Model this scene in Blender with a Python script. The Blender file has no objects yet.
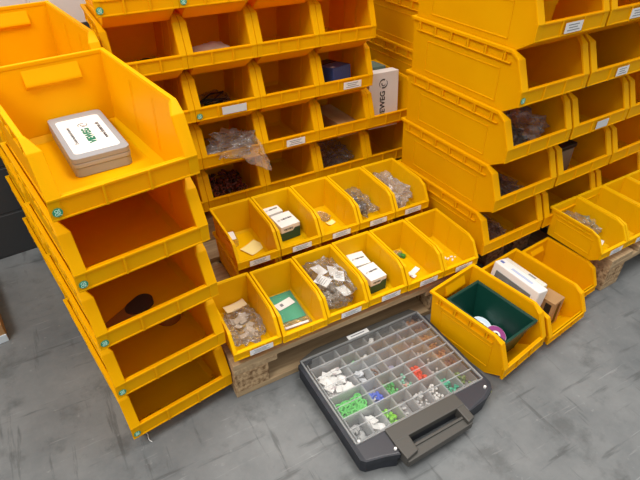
import bpy, bmesh, math, random
from mathutils import Vector, Matrix, noise
random.seed(7)
scene = bpy.context.scene
COL = scene.collection
PI = math.pi

# ------------------------------------------------------------ camera
cam = bpy.data.cameras.new('camera'); camo = bpy.data.objects.new('camera', cam); COL.objects.link(camo)
R_ = Vector((0.87336188, -0.48705276, 0.00431699)); U_ = Vector((0.29058586, 0.52813806, 0.797891)); F_ = Vector((0.39089498, 0.69559313, -0.60278629))
camo.matrix_world = Matrix(((R_.x, U_.x, -F_.x, -0.2608), (R_.y, U_.y, -F_.y, -0.9597), (R_.z, U_.z, -F_.z, 1.3431), (0, 0, 0, 1)))
cam.sensor_width = 36; cam.lens = 520.43 / 640 * 36; cam.clip_start = 0.05; cam.clip_end = 60
scene.camera = camo
# ------------------------------------------------------------ world, lamps, exposure
w = bpy.data.worlds.new('world'); scene.world = w; w.use_nodes = True
# the rest of the hall: bright lamp-lit ceiling above, dimmer towards the horizon
_t = w.node_tree; _tc = _t.nodes.new('ShaderNodeTexCoord'); _sp = _t.nodes.new('ShaderNodeSeparateXYZ'); _rp = _t.nodes.new('ShaderNodeValToRGB')
_t.links.new(_tc.outputs['Generated'], _sp.inputs[0]); _t.links.new(_sp.outputs['Z'], _rp.inputs['Fac']); _t.links.new(_rp.outputs['Color'], _t.nodes['Background'].inputs['Color'])
_e = _rp.color_ramp.elements; _e[0].position = 0.0; _e[0].color = (.26, .255, .245, 1); _e[1].position = .75; _e[1].color = (1.0, .97, .91, 1)
_m = _e.new(.25); _m.color = (.44, .43, .41, 1)
_t.nodes['Background'].inputs['Strength'].default_value = 0.98
def area(name, loc, size, power, col, target):
    l = bpy.data.lights.new(name, 'AREA'); l.shape = 'RECTANGLE'; l.size = size[0]; l.size_y = size[1]
    l.energy = power; l.color = col
    o = bpy.data.objects.new(name, l); COL.objects.link(o); o.location = loc
    o.rotation_euler = (Vector(target) - Vector(loc)).to_track_quat('-Z', 'Y').to_euler()
    return o
area('hall_lamp', (1.0, 0.35, 4.6), (3.2, 1.2), 108, (1.0, 0.965, 0.90), (0.7, 0.2, 0))
area('hall_lamp', (-2.3, -0.9, 4.4), (1.6, 1.0), 110, (1.0, 0.965, 0.90), (0.2, 0.3, 0))
scene.view_settings.view_transform = 'Standard'; scene.view_settings.look = 'None'
scene.view_settings.gamma = 1; scene.view_settings.use_curve_mapping = False
scene.view_settings.exposure = 0.22

# ------------------------------------------------------------ materials
def mat(name, col, rough=.5, metal=0, spec=.5, alpha=1, trans=0, ior=1.45):
    m = bpy.data.materials.new(name); m.use_nodes = True
    b = m.node_tree.nodes['Principled BSDF']
    b.inputs['Base Color'].default_value = (*col, 1); b.inputs['Roughness'].default_value = rough
    b.inputs['Metallic'].default_value = metal; b.inputs['Specular IOR Level'].default_value = spec
    b.inputs['Alpha'].default_value = alpha; b.inputs['Transmission Weight'].default_value = trans
    b.inputs['IOR'].default_value = ior
    return m
def nd(m, t, **k):
    n = m.node_tree.nodes.new(t)
    for a, v in k.items():
        if a in n.inputs: n.inputs[a].default_value = v
        else: setattr(n, a, v)
    return n
def lk(m, a, ao, b, bi): m.node_tree.links.new(a.outputs[ao], b.inputs[bi])
def noisy(m, c1, c2, scale, lo=.35, hi=.65, detail=4, stretch=(1, 1, 1), bump=0, bscale=None, dist=.002):
    b = m.node_tree.nodes['Principled BSDF']
    tc = nd(m, 'ShaderNodeTexCoord'); mp = nd(m, 'ShaderNodeMapping'); mp.inputs['Scale'].default_value = stretch
    lk(m, tc, 'Object', mp, 'Vector')
    n = nd(m, 'ShaderNodeTexNoise'); n.inputs['Scale'].default_value = scale; n.inputs['Detail'].default_value = detail
    lk(m, mp, 0, n, 'Vector')
    r = nd(m, 'ShaderNodeValToRGB'); r.color_ramp.elements[0].position = lo; r.color_ramp.elements[1].position = hi
    r.color_ramp.elements[0].color = (*c1, 1); r.color_ramp.elements[1].color = (*c2, 1)
    lk(m, n, 'Fac', r, 'Fac'); lk(m, r, 'Color', b, 'Base Color')
    if bump:
        n2 = nd(m, 'ShaderNodeTexNoise'); n2.inputs['Scale'].default_value = bscale or scale; n2.inputs['Detail'].default_value = 3
        lk(m, mp, 0, n2, 'Vector')
        bm_ = nd(m, 'ShaderNodeBump'); bm_.inputs['Strength'].default_value = bump; bm_.inputs['Distance'].default_value = dist
        lk(m, n2, 'Fac', bm_, 'Height'); lk(m, bm_, 'Normal', b, 'Normal')
    return m
YEL = mat('yellow_plastic', (.86, .40, .004), .45, spec=.09)
noisy(YEL, (.94, .505, .0005), (.97, .54, .001), 9, bump=.06, bscale=14)
YELS = mat('yellow_plastic_small', (.86, .43, .004), .42, spec=.11)
noisy(YELS, (.92, .555, .001), (.95, .59, .002), 9, bump=.06, bscale=14)
def translucent(m, col, amt):
    t = m.node_tree; out = t.nodes['Material Output']; b = t.nodes['Principled BSDF']
    tr = t.nodes.new('ShaderNodeBsdfTranslucent'); tr.inputs['Color'].default_value = (*col, 1)
    mx = t.nodes.new('ShaderNodeMixShader'); mx.inputs[0].default_value = amt
    t.links.new(b.outputs[0], mx.inputs[1]); t.links.new(tr.outputs[0], mx.inputs[2]); t.links.new(mx.outputs[0], out.inputs['Surface'])
translucent(YEL, (.97, .37, .0), .30); translucent(YELS, (.97, .42, .0), .28)
GREENB = mat('dark_green_plastic', (.004, .045, .032), .35)
PAPER = mat('white_paper', (.80, .80, .80), .6)
PAPERY = mat('yellow_paper', (.86, .74, .30), .6)
INK = mat('black_ink', (.02, .02, .025), .5)
GINK = mat('green_ink', (.0, .16, .09), .5)
INKG = mat('grey_ink', (.22, .23, .26), .5)
BADGE = mat('green_badge', (.03, .30, .16), .4)
BADGEW = mat('pale_badge_print', (.55, .85, .72), .4)
LABG = mat('pale_label', (.62, .66, .70), .35)
WCARD = mat('white_card', (.80, .79, .78), .5)
GCARD = mat('dark_green_card', (.004, .062, .048), .45)
CARD = noisy(mat('brown_card', (.42, .24, .10), .8), (.38, .215, .09), (.46, .27, .12), 12)
GREYP = mat('grey_plastic', (.29, .31, .34), .4)
GREYL = mat('light_grey_seam', (.33, .35, .38), .45)
NAVY = noisy(mat('dark_plastic', (.018, .021, .030), .5), (.015, .018, .026), (.024, .028, .040), 40)
DGREY = mat('charcoal_plastic', (.068, .064, .058), .45)
BLACK = mat('black_rubber', (.012, .012, .013), .5)
SHINY = mat('shiny_metal', (.7, .7, .72), .2, 1)
CHIP = noisy(mat('chipboard', (.36, .23, .12), .9), (.16, .085, .035), (.52, .36, .20), 70, .35, .6, 6, bump=.8, bscale=90)
WOOD = noisy(mat('pallet_wood', (.45, .31, .17), .8), (.30, .20, .11), (.52, .38, .22), 6, .3, .7, 6, (1, 12, 12), bump=.3)
WOODX = noisy(mat('pallet_wood_y', (.45, .31, .17), .8), (.30, .20, .11), (.52, .38, .22), 6, .3, .7, 6, (12, 1, 12), bump=.3)

def film(name, tint, alpha, rough=.08, bscale=60, bst=.5, gloss=.9):
    """thin clear plastic: see-through, a little whitish haze of its own, glossy by angle"""
    m = bpy.data.materials.new(name); m.use_nodes = True; t = m.node_tree; t.nodes.remove(t.nodes['Principled BSDF']); out = t.nodes['Material Output']
    tr = nd(m, 'ShaderNodeBsdfTransparent'); df = nd(m, 'ShaderNodeBsdfDiffuse'); gl = nd(m, 'ShaderNodeBsdfGlossy'); tl = nd(m, 'ShaderNodeBsdfTranslucent')
    df.inputs['Color'].default_value = (*tint, 1); tl.inputs['Color'].default_value = (*tint, 1); gl.inputs['Roughness'].default_value = rough
    h = nd(m, 'ShaderNodeMixShader'); h.inputs[0].default_value = .4; lk(m, df, 0, h, 1); lk(m, tl, 0, h, 2)
    a = nd(m, 'ShaderNodeMixShader'); a.inputs[0].default_value = alpha; lk(m, tr, 0, a, 1); lk(m, h, 0, a, 2)
    tc = nd(m, 'ShaderNodeTexCoord'); n2 = nd(m, 'ShaderNodeTexNoise'); n2.inputs['Scale'].default_value = bscale; n2.inputs['Detail'].default_value = 4; lk(m, tc, 'Object', n2, 'Vector')
    bp = nd(m, 'ShaderNodeBump'); bp.inputs['Strength'].default_value = bst; bp.inputs['Distance'].default_value = .01; lk(m, n2, 'Fac', bp, 'Height')
    lk(m, bp, 'Normal', gl, 'Normal'); fr = nd(m, 'ShaderNodeFresnel'); fr.inputs['IOR'].default_value = 1.5; lk(m, bp, 'Normal', fr, 'Normal')
    mu = nd(m, 'ShaderNodeMath', operation='MULTIPLY'); mu.inputs[1].default_value = gloss; lk(m, fr, 0, mu, 0)
    f = nd(m, 'ShaderNodeMixShader'); lk(m, mu, 0, f, 0); lk(m, a, 0, f, 1); lk(m, gl, 0, f, 2); t.links.new(f.outputs[0], out.inputs['Surface']); return m
FILM = film('clear_bag_film', (.85, .83, .80), .10, .12)
FILMD = film('cloudy_bag_film', (.84, .80, .77), .26, .14)
CLEAR = film('clear_box_plastic', (.82, .85, .88), .03, .08, 8, .03, .45)
TRAYM = film('frosted_compartment', (.80, .82, .84), .34, .3, 8, .03, .5)

# ------------------------------------------------------------ mesh helpers
def newmesh(name, bm, m):
    me = bpy.data.meshes.new(name); bm.normal_update(); bm.to_mesh(me); bm.free()
    for x in (m if isinstance(m, (list, tuple)) else [m]): me.materials.append(x)
    return me
def link(name, me, parent=None, loc=None, rot=None):
    o = bpy.data.objects.new(name, me); COL.objects.link(o)
    if parent is not None: o.parent = parent
    if loc is not None: o.location = loc
    if rot is not None: o.rotation_euler = rot
    return o
def obj(name, bm, m, parent=None, loc=None, rot=None): return link(name, newmesh(name, bm, m), parent, loc, rot)
def tag(o, label, cat, group=None, kind=None):
    o['label'] = label; o['category'] = cat
    if group: o['group'] = group
    if kind: o['kind'] = kind
    return o
def thing(name, label, cat, loc=(0, 0, 0), rz=0, group=None):
    o = bpy.data.objects.new(name, None); COL.objects.link(o); o.location = loc; o.rotation_euler = (0, 0, rz)
    o.empty_display_size = .05
    return tag(o, label, cat, group)
def bev(bm, edges, off, seg=2):
    if off > 0:
        bmesh.ops.bevel(bm, geom=list(edges), offset=off, segments=seg, affect='EDGES', profile=.6, clamp_overlap=True)
def hexa(bm, pts, b=0, seg=2, mi=0):
    """eight points: bottom loop 0-3, top loop 4-7"""
    t = bmesh.new(); v = [t.verts.new(p) for p in pts]
    for f in ((3, 2, 1, 0), (4, 5, 6, 7), (0, 1, 5, 4), (1, 2, 6, 5), (2, 3, 7, 6), (3, 0, 4, 7)): t.faces.new([v[i] for i in f])
    bmesh.ops.recalc_face_normals(t, faces=t.faces); bev(t, t.edges, b, seg)
    merge(bm, t, mi)
def merge(bm, t, mi=0, M=None):
    if M is not None: bmesh.ops.transform(t, matrix=M, verts=t.verts)
    mp = {}
    for v in t.verts: mp[v] = bm.verts.new(v.co)
    for f in t.faces:
        try:
            g = bm.faces.new([mp[v] for v in f.verts]); g.material_index = mi; g.smooth = f.smooth
        except ValueError: pass
    t.free()
def box(bm, x0, x1, y0, y1, z0, z1, b=0, seg=2, mi=0, M=None):
    t = bmesh.new()
    pts = [(x0, y0, z0), (x1, y0, z0), (x1, y1, z0), (x0, y1, z0), (x0, y0, z1), (x1, y0, z1), (x1, y1, z1), (x0, y1, z1)]
    hexa(t, pts, b, seg); merge(bm, t, mi, M)
def slab(bm, poly, fx0, fx1, b=0, seg=2, mi=0):
    """polygon in (y,z) extruded in x; fx0/fx1 give x as a function of (y,z)"""
    t = bmesh.new()
    a = [t.verts.new((fx0(y, z), y, z)) for y, z in poly]; c = [t.verts.new((fx1(y, z), y, z)) for y, z in poly]
    n = len(poly); t.faces.new(a[::-1]); t.faces.new(c)
    for i in range(n): t.faces.new((a[i], a[(i + 1) % n], c[(i + 1) % n], c[i]))
    bmesh.ops.recalc_face_normals(t, faces=t.faces); bev(t, t.edges, b, seg); merge(bm, t, mi)
def prism(bm, poly, z0, z1, b=0, seg=2, mi=0, M=None):
    t = bmesh.new()
    a = [t.verts.new((x, y, z0)) for x, y in poly]; c = [t.verts.new((x, y, z1)) for x, y in poly]
    n = len(poly); t.faces.new(a[::-1]); t.faces.new(c)
    for i in range(n): t.faces.new((a[i], a[(i + 1) % n], c[(i + 1) % n], c[i]))
    bmesh.ops.recalc_face_normals(t, faces=t.faces); bev(t, t.edges, b, seg); merge(bm, t, mi, M)
def rrect(w, d, r, n=5, cx=0, cy=0):
    out = []
    for k, (sx, sy) in enumerate(((1, 1), (-1, 1), (-1, -1), (1, -1))):
        for i in range(n + 1):
            a = PI / 2 * (k + i / n); out.append((cx + sx * (w / 2 - r) + r * math.cos(a), cy + sy * (d / 2 - r) + r * math.sin(a)))
    return out
def cyl(bm, c, r, z0, z1, n=24, b=0, mi=0, r2=None, M=None):
    t = bmesh.new(); r2 = r if r2 is None else r2
    a = [t.verts.new((c[0] + r * math.cos(2 * PI * i / n), c[1] + r * math.sin(2 * PI * i / n), z0)) for i in range(n)]
    d = [t.verts.new((c[0] + r2 * math.cos(2 * PI * i / n), c[1] + r2 * math.sin(2 * PI * i / n), z1)) for i in range(n)]
    t.faces.new(a[::-1]); t.faces.new(d)
    for i in range(n): t.faces.new((a[i], a[(i + 1) % n], d[(i + 1) % n], d[i]))
    merge(bm, t, mi, M)
def ring(bm, c, R, r, n=16, m=6, M=None, mi=0):
    t = bmesh.new(); vs = []
    for i in range(n):
        a = 2 * PI * i / n
        vs.append([t.verts.new((c[0] + (R + r * math.cos(2 * PI * j / m)) * math.cos(a), c[1] + (R + r * math.cos(2 * PI * j / m)) * math.sin(a), c[2] + r * math.sin(2 * PI * j / m))) for j in range(m)])
    for i in range(n):
        for j in range(m):
            f = t.faces.new((vs[i][j], vs[(i + 1) % n][j], vs[(i + 1) % n][(j + 1) % m], vs[i][(j + 1) % m])); f.smooth = True
    merge(bm, t, mi, M)
def tube(bm, pts, r, n=8, mi=0):
    t = bmesh.new(); rings = []
    for i, p in enumerate(pts):
        p = Vector(p); a = Vector(pts[max(i - 1, 0)]); b = Vector(pts[min(i + 1, len(pts) - 1)])
        d = (b - a).normalized(); q = d.to_track_quat('Z', 'Y')
        rr = r[i] if isinstance(r, (list, tuple)) else r
        rings.append([t.verts.new(p + q @ Vector((rr * math.cos(2 * PI * k / n), rr * math.sin(2 * PI * k / n), 0))) for k in range(n)])
    for i in range(len(pts) - 1):
        for k in range(n):
            f = t.faces.new((rings[i][k], rings[i][(k + 1) % n], rings[i + 1][(k + 1) % n], rings[i + 1][k])); f.smooth = True
    t.faces.new(rings[0][::-1]); t.faces.new(rings[-1]); merge(bm, t, mi)
def T(x, y, z, rz=0, rx=0, ry=0): return Matrix.Translation((x, y, z)) @ Matrix.Rotation(rz, 4, 'Z') @ Matrix.Rotation(ry, 4, 'Y') @ Matrix.Rotation(rx, 4, 'X')

_txt = {}
def text_mesh(s, size, ext=.0003, m=INK, bold=0.0, align='CENTER'):
    k = (s, size, m.name, bold, align)
    if k not in _txt:
        cu = bpy.data.curves.new('lettering', 'FONT'); cu.body = s; cu.size = size; cu.extrude = ext; cu.offset = bold
        cu.align_x = align; cu.align_y = 'CENTER'; cu.resolution_u = 3
        o = bpy.data.objects.new('lettering', cu); COL.objects.link(o)
        me = bpy.data.meshes.new_from_object(o.evaluated_get(bpy.context.evaluated_depsgraph_get()))
        bpy.data.objects.remove(o); me.materials.clear(); me.materials.append(m); _txt[k] = me
    return _txt[k]
def lettering(s, size, parent, loc, rot=(0, 0, 0), m=INK, bold=0.0, name='lettering', align='CENTER'):
    return link(name, text_mesh(s, size, .0003, m, bold, align), parent, loc, rot)
def swirl_mesh(r, m):
    """round emblem: two open arcs around a small hook"""
    k = ('swirl', r, m.name)
    if k not in _txt:
        bm = bmesh.new()
        def arc(R, wd, a0, a1):
            n = 10; pr = None
            for i in range(n + 1):
                a = a0 + (a1 - a0) * i / n; tw = wd * (1 - .75 * i / n)
                p = [bm.verts.new((R * math.cos(a), R * math.sin(a), 0)), bm.verts.new(((R - tw) * math.cos(a), (R - tw) * math.sin(a), 0))]
                if pr: bm.faces.new((pr[0], p[0], p[1], pr[1]))
                pr = p
        arc(r, r * .34, -.4, 2.3); arc(r, r * .34, 2.75, 5.4); arc(r * .5, r * .28, 1.2, 4.6)
        _txt[k] = newmesh('emblem', bm, m)
    return _txt[k]

# ------------------------------------------------------------ stacking bins
SPEC = dict(
    large=dict(w=.308, l=.50, h=.200, b=.085, zl=.050, zt=.097, s=.036, zr=.178, fl=.028, ins=.0145, mat=YEL, pitch=.181),
    medium=dict(w=.2255, l=.315, h=.190, b=.070, zl=.045, zt=.088, s=.034, zr=.172, fl=.021, ins=.018, mat=YEL, pitch=.172),
    low=dict(w=.216, l=.312, h=.150, b=.060, zl=.038, zt=.070, s=.030, zr=.135, fl=.019, ins=.016, mat=YEL, pitch=.13),
    low_short=dict(w=.165, l=.235, h=.140, b=.055, zl=.034, zt=.064, s=.028, zr=.126, fl=.016, ins=.014, mat=YEL, pitch=.12),
    small=dict(w=.149, l=.245, h=.124, b=.038, zl=.030, zt=.060, s=.034, zr=.111, fl=.011, ins=.011, mat=YELS, pitch=.098))
_bins = {}
def bin_meshes(kind):
    if kind in _bins: return _bins[kind]
    S = SPEC[kind]; w, l, h, b, zl, zt, s, zr, fl, ins = (S[k] for k in ('w', 'l', 'h', 'b', 'zl', 'zt', 's', 'zr', 'fl', 'ins'))
    th = .0035; rim = .011 if kind != 'small' else .007; k = w / .308
    io = lambda z: rim * .75 + (ins - rim * .75) * (1 - z / h)          # outer wall inset at height z
    bm = bmesh.new()
    side = [(b + .004, .002), (.006, zl + .003), (.006, zt), (s, zr), (s + .03, h - .006), (l - .008, h - .002), (l - .016, .002)]
    slab(bm, side, lambda y, z: io(z), lambda y, z: io(z) + th, .0008, 1)
    slab(bm, side, lambda y, z: w - io(z) - th, lambda y, z: w - io(z), .0008, 1)
    slab(bm, [(b, 0), (b, th), (l - .016, th), (l - .016, 0)], lambda y, z: ins, lambda y, z: w - ins, .001, 1)                       # floor
    slab(bm, [(b, 0), (.002, zl), (.002 + th, zl + th), (b + .002, th)], lambda y, z: io(z) - .001, lambda y, z: w - io(z) + .001, .001, 1)  # chamfer
    slab(bm, [(l - .016, 0), (l - .016 - th, 0), (l - .006 - th, h - .003), (l - .006, h - .003)], lambda y, z: io(z), lambda y, z: w - io(z), .001, 1)
    # inner fillet where the walls meet floor
    for sx in (0, 1):
        f = (lambda x: x) if sx == 0 else (lambda x: w - x)
        r = .012 * k + .003
        slab(bm, [(b + .01, th), (l - .02, th), (l - .02, th + r)  , (b + .01, th + r)],
             lambda y, z: f(io(z) + th - .001), lambda y, z: f(io(z) + th + (r if z < th + r / 2 else .0005)), 0)
    slab(bm, [(l - .018 - th, th), (l - .018 - th - .014 * k, th), (l - .018 - th + .001, th + .014 * k)], lambda y, z: ins, lambda y, z: w - ins, 0)
    # raised frame on each outer side and divider grooves inside
    py0, py1, pz0, pz1 = l * .20, l * .84, h * .17, h * .68
    for sx in (0, 1):
        f = (lambda x: x) if sx == 0 else (lambda x: w - x)
        e = .0022
        for (ya, yb, za, zb) in ((py0, py1, pz0, pz0 + .004), (py0, py1, pz1 - .004, pz1), (py0, py0 + .004, pz0, pz1), (py1 - .004, py1, pz0, pz1)):
            slab(bm, [(ya, za), (yb, za), (yb, zb), (ya, zb)], lambda y, z: f(io(z) - e), lambda y, z: f(io(z) + .001), .0008, 1)
        for yy in (l * .34, l * .355, l * .60, l * .615):
            slab(bm, [(yy, h * .2), (yy + .003, h * .2), (yy + .003, h * .86), (yy, h * .86)], lambda y, z: f(io(z) + th - .001), lambda y, z: f(io(z) + th + .0007), 0)
        # ledge under the rim with short ribs
        slab(bm, [(s + .03, h * .79), (l - .03, h * .80), (l - .03, h * .80 + .004), (s + .03, h * .79 + .004)], lambda y, z: f(.0015), lambda y, z: f(io(z) + .002), .0008, 1)
        n = 6 if kind == 'large' else 4
        for i in range(n):
            yy = s + .05 + (l - s - .10) * i / (n - 1)
            slab(bm, [(yy, h * .79), (yy + .006, h * .79), (yy + .006, h - .01), (yy, h - .01)], lambda y, z: f(.001), lambda y, z: f(io(z) + .001), .0008, 1)
            slab(bm, [(yy + .009, h * .79), (yy + .012, h * .79), (yy + .012, h - .01), (yy + .009, h - .01)], lambda y, z: f(.002), lambda y, z: f(io(z) + .001), .0005, 1)
    body = newmesh('body', bm, S['mat'])
    # rim: flange running round the back and both sides, with the wide face beside the opening
    bm = bmesh.new()
    prof = [(s + .034, h - .012), (l - .001, h - .010), (l - .001, h), (s + .030, h - .001)]
    for sx in (0, 1):
        f = (lambda x: x) if sx == 0 else (lambda x: w - x)
        slab(bm, prof, lambda y, z: f(0), lambda y, z: f(rim), .0018)
        t = .006
        slab(bm, [(0, zt - .002), (s, zr), (s + .026, h - .003), (s + .034, h), (s + .036, h - .008), (s + t, zr - .004), (t, zt - .004)],
             lambda y, z: f(.0), lambda y, z: f(max(rim, fl * min(1, (h - z) / (h * .16) + .35))), .0018)
    box(bm, rim * .5, w - rim * .5, l - rim, l, h - .011, h - .0005, .0018)
    rimm = newmesh('rim', bm, S['mat'])
    # front lip with three label fields
    bm = bmesh.new()
    box(bm, 0, w, .003, .003 + .006, zl, zt, .0015)
    box(bm, 0, w, 0, .012, zt - .006, zt, .0015)
    box(bm, 0, w, .0005, .006, zl, zl + .004, .001)
    box(bm, 0, fl * .8, .0012, .008, zl + .001, zt - .001, .0012); box(bm, w - fl * .8, w, .0012, .008, zl + .001, zt - .001, .0012)
    for fr in (.34, .645): box(bm, w * fr - .0025, w * fr + .0025, -.001, .006, zl, zt - .001, .001)
    lip = newmesh('front_lip', bm, S['mat'])
    # grip moulded into the back wall
    bm = bmesh.new(); gx0, gx1 = w * .32, w * .76
    yb = l - .0075 - th
    slab(bm, [(yb + .003, h - .014), (yb + .0, h - .020), (yb - .011, h * .75), (yb - .012, h * .72), (yb + .001, h * .66)], lambda y, z: gx0, lambda y, z: gx1, .003 * k + .001)
    grip = newmesh('back_grip', bm, S['mat'])
    _bins[kind] = (body, rimm, lip, grip); return _bins[kind]
_st = {}
def sticker(kind):
    if kind in _st: return _st[kind]
    if kind == 'badge':
        bm = bmesh.new(); cyl(bm, (0, 0), .0095, 0, .0006, 20, M=Matrix.Rotation(PI / 2, 4, 'X')); _st[kind] = newmesh('badge', bm, BADGE)
    else:
        wd, hh = kind
        bm = bmesh.new(); box(bm, -wd / 2, wd / 2, -.0006, 0, -hh / 2, hh / 2); _st[kind] = newmesh('label', bm, PAPER)
        bm = bmesh.new()
        for i, (a, c) in enumerate(((-.34, .30), (-.28, .22), (-.36, .36))):
            z = hh * (.26 - .26 * i); box(bm, wd * a, wd * c, -.0009, -.0005, z - hh * .045, z + hh * .045)
        _st[(kind, 't')] = newmesh('printed_lines', bm, INKG)
    return _st[kind]
def make_bin(kind, loc, rz, label, group, badge=False, lab=None, M=None, cat='storage bin'):
    """lab = (centre fraction across lip, width m, plain?)"""
    S = SPEC[kind]; r = thing('storage_bin', label, cat, loc, rz, group)
    for n, me in zip(('body', 'rim', 'front_lip', 'back_grip'), bin_meshes(kind)): link(n, me, r) if not (n == 'back_grip' and kind == 'small') else None
    zc = (S['zl'] + S['zt']) / 2 - .001
    if badge:
        bx = .013 if kind == 'large' else .012
        bd = link('badge', sticker('badge'), r, (bx, -.0003, zc - .004)); bd['label'] = 'round green checked sticker'
        lettering('QS', .0085, bd, (0, -.0007, .0030), (PI / 2, 0, 0), BADGEW, .0002)
        lettering('OK', .0085, bd, (0, -.0007, -.0040), (PI / 2, 0, 0), BADGEW, .0002)
    if lab:
        fr, wd, plain = lab; hh = (S['zt'] - S['zl']) * (.66 if kind == 'small' else .60)
        k = (round(wd, 3), round(hh, 4)); sticker(k)
        lb = link('label', _st[k] if not plain else plain_label(k), r, (S['w'] * fr, -.0012, zc - .001)); lb['label'] = 'white paper label on the front lip' if not plain else 'blank pale label on the front lip'
        if not plain: link('printed_lines', _st[(k, 't')], lb)
    return r
_pl = {}
def plain_label(k):
    if k not in _pl:
        bm = bmesh.new(); box(bm, -k[0] / 2, k[0] / 2, -.0008, 0, -k[1] / 2, k[1] / 2, .0003, 1); _pl[k] = newmesh('label', bm, LABG)
    return _pl[k]

# ------------------------------------------------------------ setting: floor, walls
FLOOR = mat('concrete', (.2, .2, .2), .42, spec=.45)
def floor_mat(m):
    b = m.node_tree.nodes['Principled BSDF']; tc = nd(m, 'ShaderNodeTexCoord')
    def noise_(scale, detail=6, stretch=(1, 1, 1), rot=0, rough=.6):
        mp = nd(m, 'ShaderNodeMapping'); mp.inputs['Scale'].default_value = stretch; mp.inputs['Rotation'].default_value = (0, 0, rot)
        lk(m, tc, 'Object', mp, 'Vector'); n = nd(m, 'ShaderNodeTexNoise'); n.inputs['Scale'].default_value = scale
        n.inputs['Detail'].default_value = detail; n.inputs['Roughness'].default_value = rough; lk(m, mp, 0, n, 'Vector'); return n
    def ramp(n, lo, hi, c0=(0, 0, 0, 1), c1=(1, 1, 1, 1)):
        r = nd(m, 'ShaderNodeValToRGB'); e = r.color_ramp.elements; e[0].position = lo; e[1].position = hi; e[0].color = c0; e[1].color = c1
        lk(m, n, 'Fac', r, 'Fac'); return r
    base = ramp(noise_(2.6, 9, rough=.7), .36, .66, (.108, .117, .125, 1), (.188, .196, .202, 1))
    def mix(prev, fac, col, amt):
        x = nd(m, 'ShaderNodeMix', data_type='RGBA'); mu = nd(m, 'ShaderNodeMath', operation='MULTIPLY'); mu.inputs[1].default_value = amt
        m.node_tree.links.new(fac.outputs[0], mu.inputs[0]); m.node_tree.links.new(mu.outputs[0], x.inputs[0])
        m.node_tree.links.new(prev.outputs[2] if prev.bl_idname == 'ShaderNodeMix' else prev.outputs[0], x.inputs[6]); x.inputs[7].default_value = (*col, 1); return x
    c = mix(base, ramp(noise_(7, 8, rough=.65), .54, .66), (.070, .074, .076), .6)
    c = mix(c, ramp(noise_(3.2, 7, (1, 9, 1), -.6), .60, .68), (.055, .058, .060), .6)
    c = mix(c, ramp(noise_(3.4, 7, (10, 1, 1), .25), .60, .68), (.055, .058, .060), .6)
    c = mix(c, ramp(noise_(5.2, 6, (1, 14, 1), .5), .62, .70), (.30, .31, .32), .4)
    c = mix(c, ramp(noise_(40, 3), .66, .74), (.36, .37, .37), .25)
    lk(m, c, 2, b, 'Base Color')
    rr = nd(m, 'ShaderNodeMapRange'); rr.inputs['To Min'].default_value = .28; rr.inputs['To Max'].default_value = .6
    lk(m, noise_(4, 5), 'Fac', rr, 'Value'); lk(m, rr, 0, b, 'Roughness')
    bp = nd(m, 'ShaderNodeBump'); bp.inputs['Strength'].default_value = .12; bp.inputs['Distance'].default_value = .003
    lk(m, noise_(30, 5), 'Fac', bp, 'Height'); lk(m, bp, 'Normal', b, 'Normal')
floor_mat(FLOOR)
bm = bmesh.new(); box(bm, -4, 5, -4, 1.9, -.05, 0)
o = obj('floor', bm, FLOOR); o['kind'] = 'structure'
WALLD = mat('painted_block_dark', (.035, .038, .042), .55)
WALLW = mat('painted_block_white', (.72, .68, .66), .6)
def block_bump(m):
    b = m.node_tree.nodes['Principled BSDF']; tc = nd(m, 'ShaderNodeTexCoord'); mp = nd(m, 'ShaderNodeMapping'); mp.inputs['Rotation'].default_value = (PI / 2, 0, 0)
    lk(m, tc, 'Object', mp, 'Vector')
    br = nd(m, 'ShaderNodeTexBrick'); br.inputs['Scale'].default_value = 1; br.inputs['Brick Width'].default_value = .4; br.inputs['Row Height'].default_value = .19
    br.inputs['Mortar Size'].default_value = .006; br.inputs['Mortar Smooth'].default_value = .4
    br.inputs['Color1'].default_value = br.inputs['Color2'].default_value = (1, 1, 1, 1); br.inputs['Mortar'].default_value = (0, 0, 0, 1)
    lk(m, mp, 0, br, 'Vector'); bp = nd(m, 'ShaderNodeBump'); bp.inputs['Strength'].default_value = .6; bp.inputs['Distance'].default_value = .006
    lk(m, br, 'Color', bp, 'Height'); lk(m, bp, 'Normal', b, 'Normal')
block_bump(WALLD); block_bump(WALLW)
bm = bmesh.new(); box(bm, -3.2, 4.5, 0, .15, 0, .84); box(bm, -3.2, 4.5, 0, .15, .84, 3.2, mi=1)
o = obj('wall_back', bm, [WALLD, WALLW], None, (-.6, 1.10, 0), (0, 0, .10)); o['kind'] = 'structure'

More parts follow.
